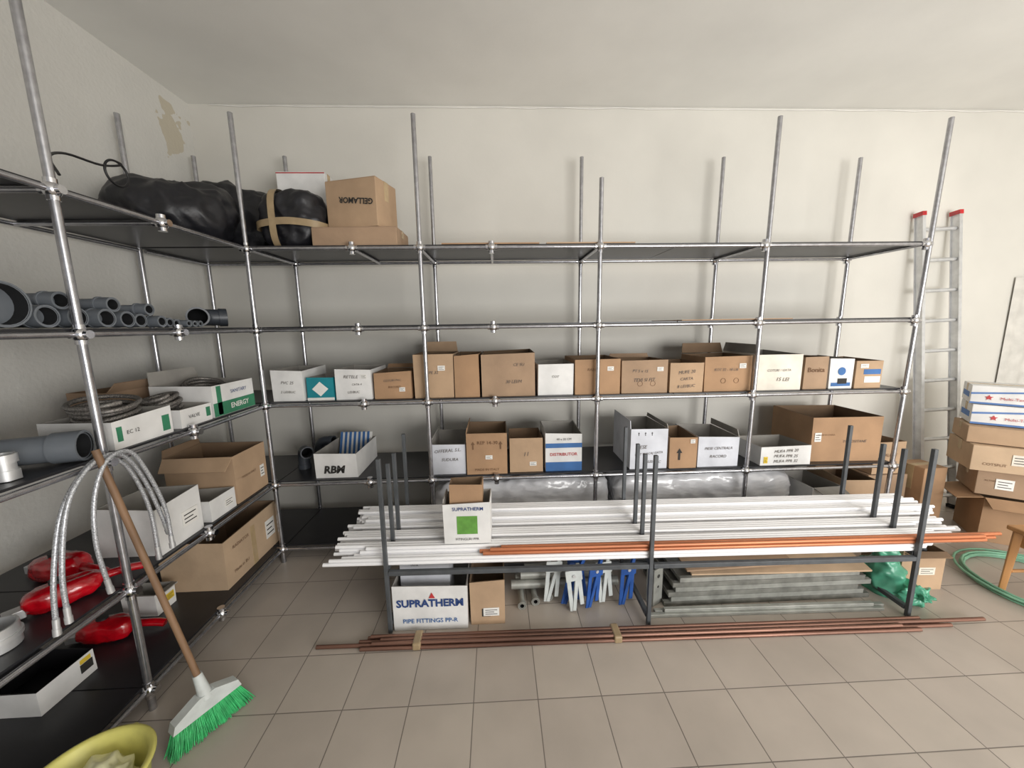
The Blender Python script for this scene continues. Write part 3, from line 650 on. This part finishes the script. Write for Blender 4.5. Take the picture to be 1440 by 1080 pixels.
for z0,z1,cx,cy,rr,w_ in ((.899,1.045,3.92,2.58,-.72,.50),(1.054,1.19,3.90,2.60,-.78,.46)):
    e=stk(cx,cy,w_,.28,z0,z1,wcard,'white carton with blue swoosh and red star emblem on brown boxes',rr,closed=True,panels=[(0,.05,1,.10,softblue)])
    h=z1-z0; x=w_/2; mb=MB(); yy=-.1435
    mb.poly([(-x,yy,h*.62),(.1,yy,h*.85),(x,yy,h*.95),(x,yy,h*.86),(.1,yy,h*.77),(-x,yy,h*.52)]); mb.obj('printed_swoosh',softblue,e)
    st=[]
    for k in range(10):
        q=.022 if k%2==0 else .010; a=pi/2+k*pi/5; st.append((-.14+q*math.cos(a),yy-.001,h*.38+q*math.sin(a)))
    mb=MB(); mb.poly(st); mb.obj('printed_star',red,e)
    lettering(e,'Multi-Term',-.02,h*.36,.13,red,yy-.002,bold=.0)
    MB().box((-x-.0012,-.10,h*.3),(-x-.0002,.10,h*.6)).obj('printed_panel',softblue,e)
carton(3.06,3.40,2.80,.30,.001,.42,B_,'brown cardboard box beside the rack',group=G2,closed=True)
carton(3.08,3.36,2.81,.28,.43,.70,A,'open brown cardboard box stacked beside the rack',group=G2,rot=.04,texts=[('GALANT',0,.6,.5,bink,{})])
carton(3.43,3.64,2.72,.20,.001,.50,D_,'narrow upright cardboard box beside the ladder',group=G2,closed=True,rot=.06)
# ladder
e=empty('ladder','aluminium ladder with red end caps leaning on the wall','ladder')
top=Vector((3.83,3.24,2.62)); ft=Vector((3.93,2.98,.0)); ax=(top-ft).normalized(); sd=Vector((1,0,0)); sd=(sd-ax*sd.dot(ax)).normalized(); nr=sd.cross(ax)
LL=(top-ft).length
Mx=Matrix(((sd.x,nr.x,ax.x,ft.x),(sd.y,nr.y,ax.y,ft.y),(sd.z,nr.z,ax.z,ft.z),(0,0,0,1)))
wd=.165; ln=LL-.04
for k in (-1,1):
    mb=MB(); mb.box((k*wd-.014,-.035,.002),(k*wd+.014,-.031,ln),0,Mx); mb.box((k*wd-.014,.031,.002),(k*wd+.014,.035,ln),0,Mx); mb.box((k*wd-.003,-.031,.002),(k*wd+.003,.031,ln),0,Mx)
    mb.obj('rail',alu,e)
    MB().box((k*wd-.018,-.038,ln-.005),(k*wd+.018,.038,ln+.03),0,Mx).obj('end_cap',redp,e,'red plastic end cap')
    MB().box((k*wd-.018,-.038,-.001),(k*wd+.018,.038,.03),0,Mx).obj('foot',blackp,e)
for i in range(10):
    z=.0+.12+i*.262
    MB().sweep([Mx@Vector((-wd,0,z)),Mx@Vector((wd,0,z))],.016,10).obj('rung',alu,e)
coil((3.42,1.96,.010),.36,6,greenhose,'loose coil of pale green hose on the floor tiles',tube=.0075,h=.006,jit=.12)
# stool
e=empty('stool','light brown wooden stool standing on the tiled floor','stool',(3.30,1.77,0),-.05)
for x,y in ((-.18,-.17),(.18,-.17),(-.18,.17),(.18,.17)):
    MB().sweep([(x*1.08,y*1.08,0),(x,y,.42)],[.018,.026],4).obj('leg',wood,e,bevel=.003)
MB().box((-.215,-.205,.42),(.215,.205,.45)).obj('seat',wood,e,bevel=.008)
for y in (-.17,.17): MB().box((-.17,y-.008,.33),(.17,y+.008,.40)).obj('apron',wood,e); MB().sweep([(-.18,y,.16),(.18,y,.16)],.010,8).obj('stretcher',wood,e)
for x in (-.17,.17): MB().box((x-.008,-.16,.33),(x+.008,.16,.40)).obj('apron',wood,e)
# ---------------------------------------------------------------- broom
e=empty('broom','broom with wooden handle and green bristles leaning on the shelving','broom')
hc=Vector((-1.285,1.425,.12)); du=Vector((.139,.244,0)).normalized()
MB().sweep([hc+Vector((0,0,.05)),Vector((-1.552,1.44,1.25))],.0125,12).obj('handle',broomwood,e)
MB().sweep([hc+Vector((.004,0,.02)),hc+Vector((-.022,.003,.13))],[.026,.017],14).obj('socket',broomwhite,e)
nrm=Vector((du.y,-du.x,0))
mb=MB(); 
pf=[(-.125,0),(.125,0),(.115,.035),(.03,.075),(-.03,.075),(-.115,.035)]
a=[hc+du*x+nrm*.022+Vector((0,0,z-.03)) for x,z in pf]; b=[hc+du*x-nrm*.022+Vector((0,0,z-.03)) for x,z in pf]
mb.poly(a); mb.poly(b[::-1])
for k in range(6): mb.poly([a[(k+1)%6],a[k],b[k],b[(k+1)%6]])
mb.obj('head',broomwhite,e,bevel=.004)
mb=MB()
for k in range(1100):
    x=random.uniform(-.118,.118); w=random.uniform(-.017,.017); p=hc+du*x+nrm*w+Vector((0,0,-.028))
    q=hc+du*(x*1.28+random.uniform(-.008,.008))+nrm*(w*2.2+.02); q.z=random.uniform(.002,.014)
    mb.sweep([p,(p+q)/2+nrm*.004,q],[.0018,.0018,.0012],3,cap=False)
o=mb.obj('bristles',bristlem,e,'flared green bristles'); o['kind']='stuff'
# ---------------------------------------------------------------- bucket
e=empty('bucket','pale yellow plastic bucket with a crumpled bag inside','bucket',(-1.385,1.055,0))
pf=[(.0,.0),(.125,.0),(.135,.02),(.165,.235),(.178,.24),(.180,.250),(.170,.254),(.158,.246),(.128,.02),(0,.015)]
MB().lathe(pf,seg=48).obj('pail',yel,e)
for s in (-1,1): MB().sphere((0,s*.178,.235),.014).obj('handle_lug',yel,e)
MB().sweep([(-.178*math.cos(t)*.9,.178*math.sin(t),.245-.012*abs(math.cos(t))) for t in [(-.5+k/20)*pi for k in range(21)]],.004,8).obj('handle',blackp,e)
blob('plastic_bag',(-1.385,1.055,.05),(.115,.115,.11),51,yelbag,'crumpled pale yellow plastic bag inside the bucket','bag',2.4,.03,12,sub=5)
# ---------------------------------------------------------------- light
w=bpy.data.worlds.new('world'); SC.world=w; w.use_nodes=True
w.node_tree.nodes['Background'].inputs[0].default_value=(.96,.975,1,1); w.node_tree.nodes['Background'].inputs[1].default_value=.46
def area(loc,rot,sx,sy,e,col):
    l=bpy.data.lights.new('window_light','AREA'); l.shape='RECTANGLE'; l.size=sx;l.size_y=sy;l.energy=e;l.color=col
    o=bpy.data.objects.new('window_light',l); COL.objects.link(o); o.location=loc;o.rotation_euler=rot
area((3.3,-2.3,1.5),(pi/2+.16,0,.10),3.6,2.0,262,(1,.985,.96))
SC.view_settings.view_transform='Standard'
SC.view_settings.exposure=0
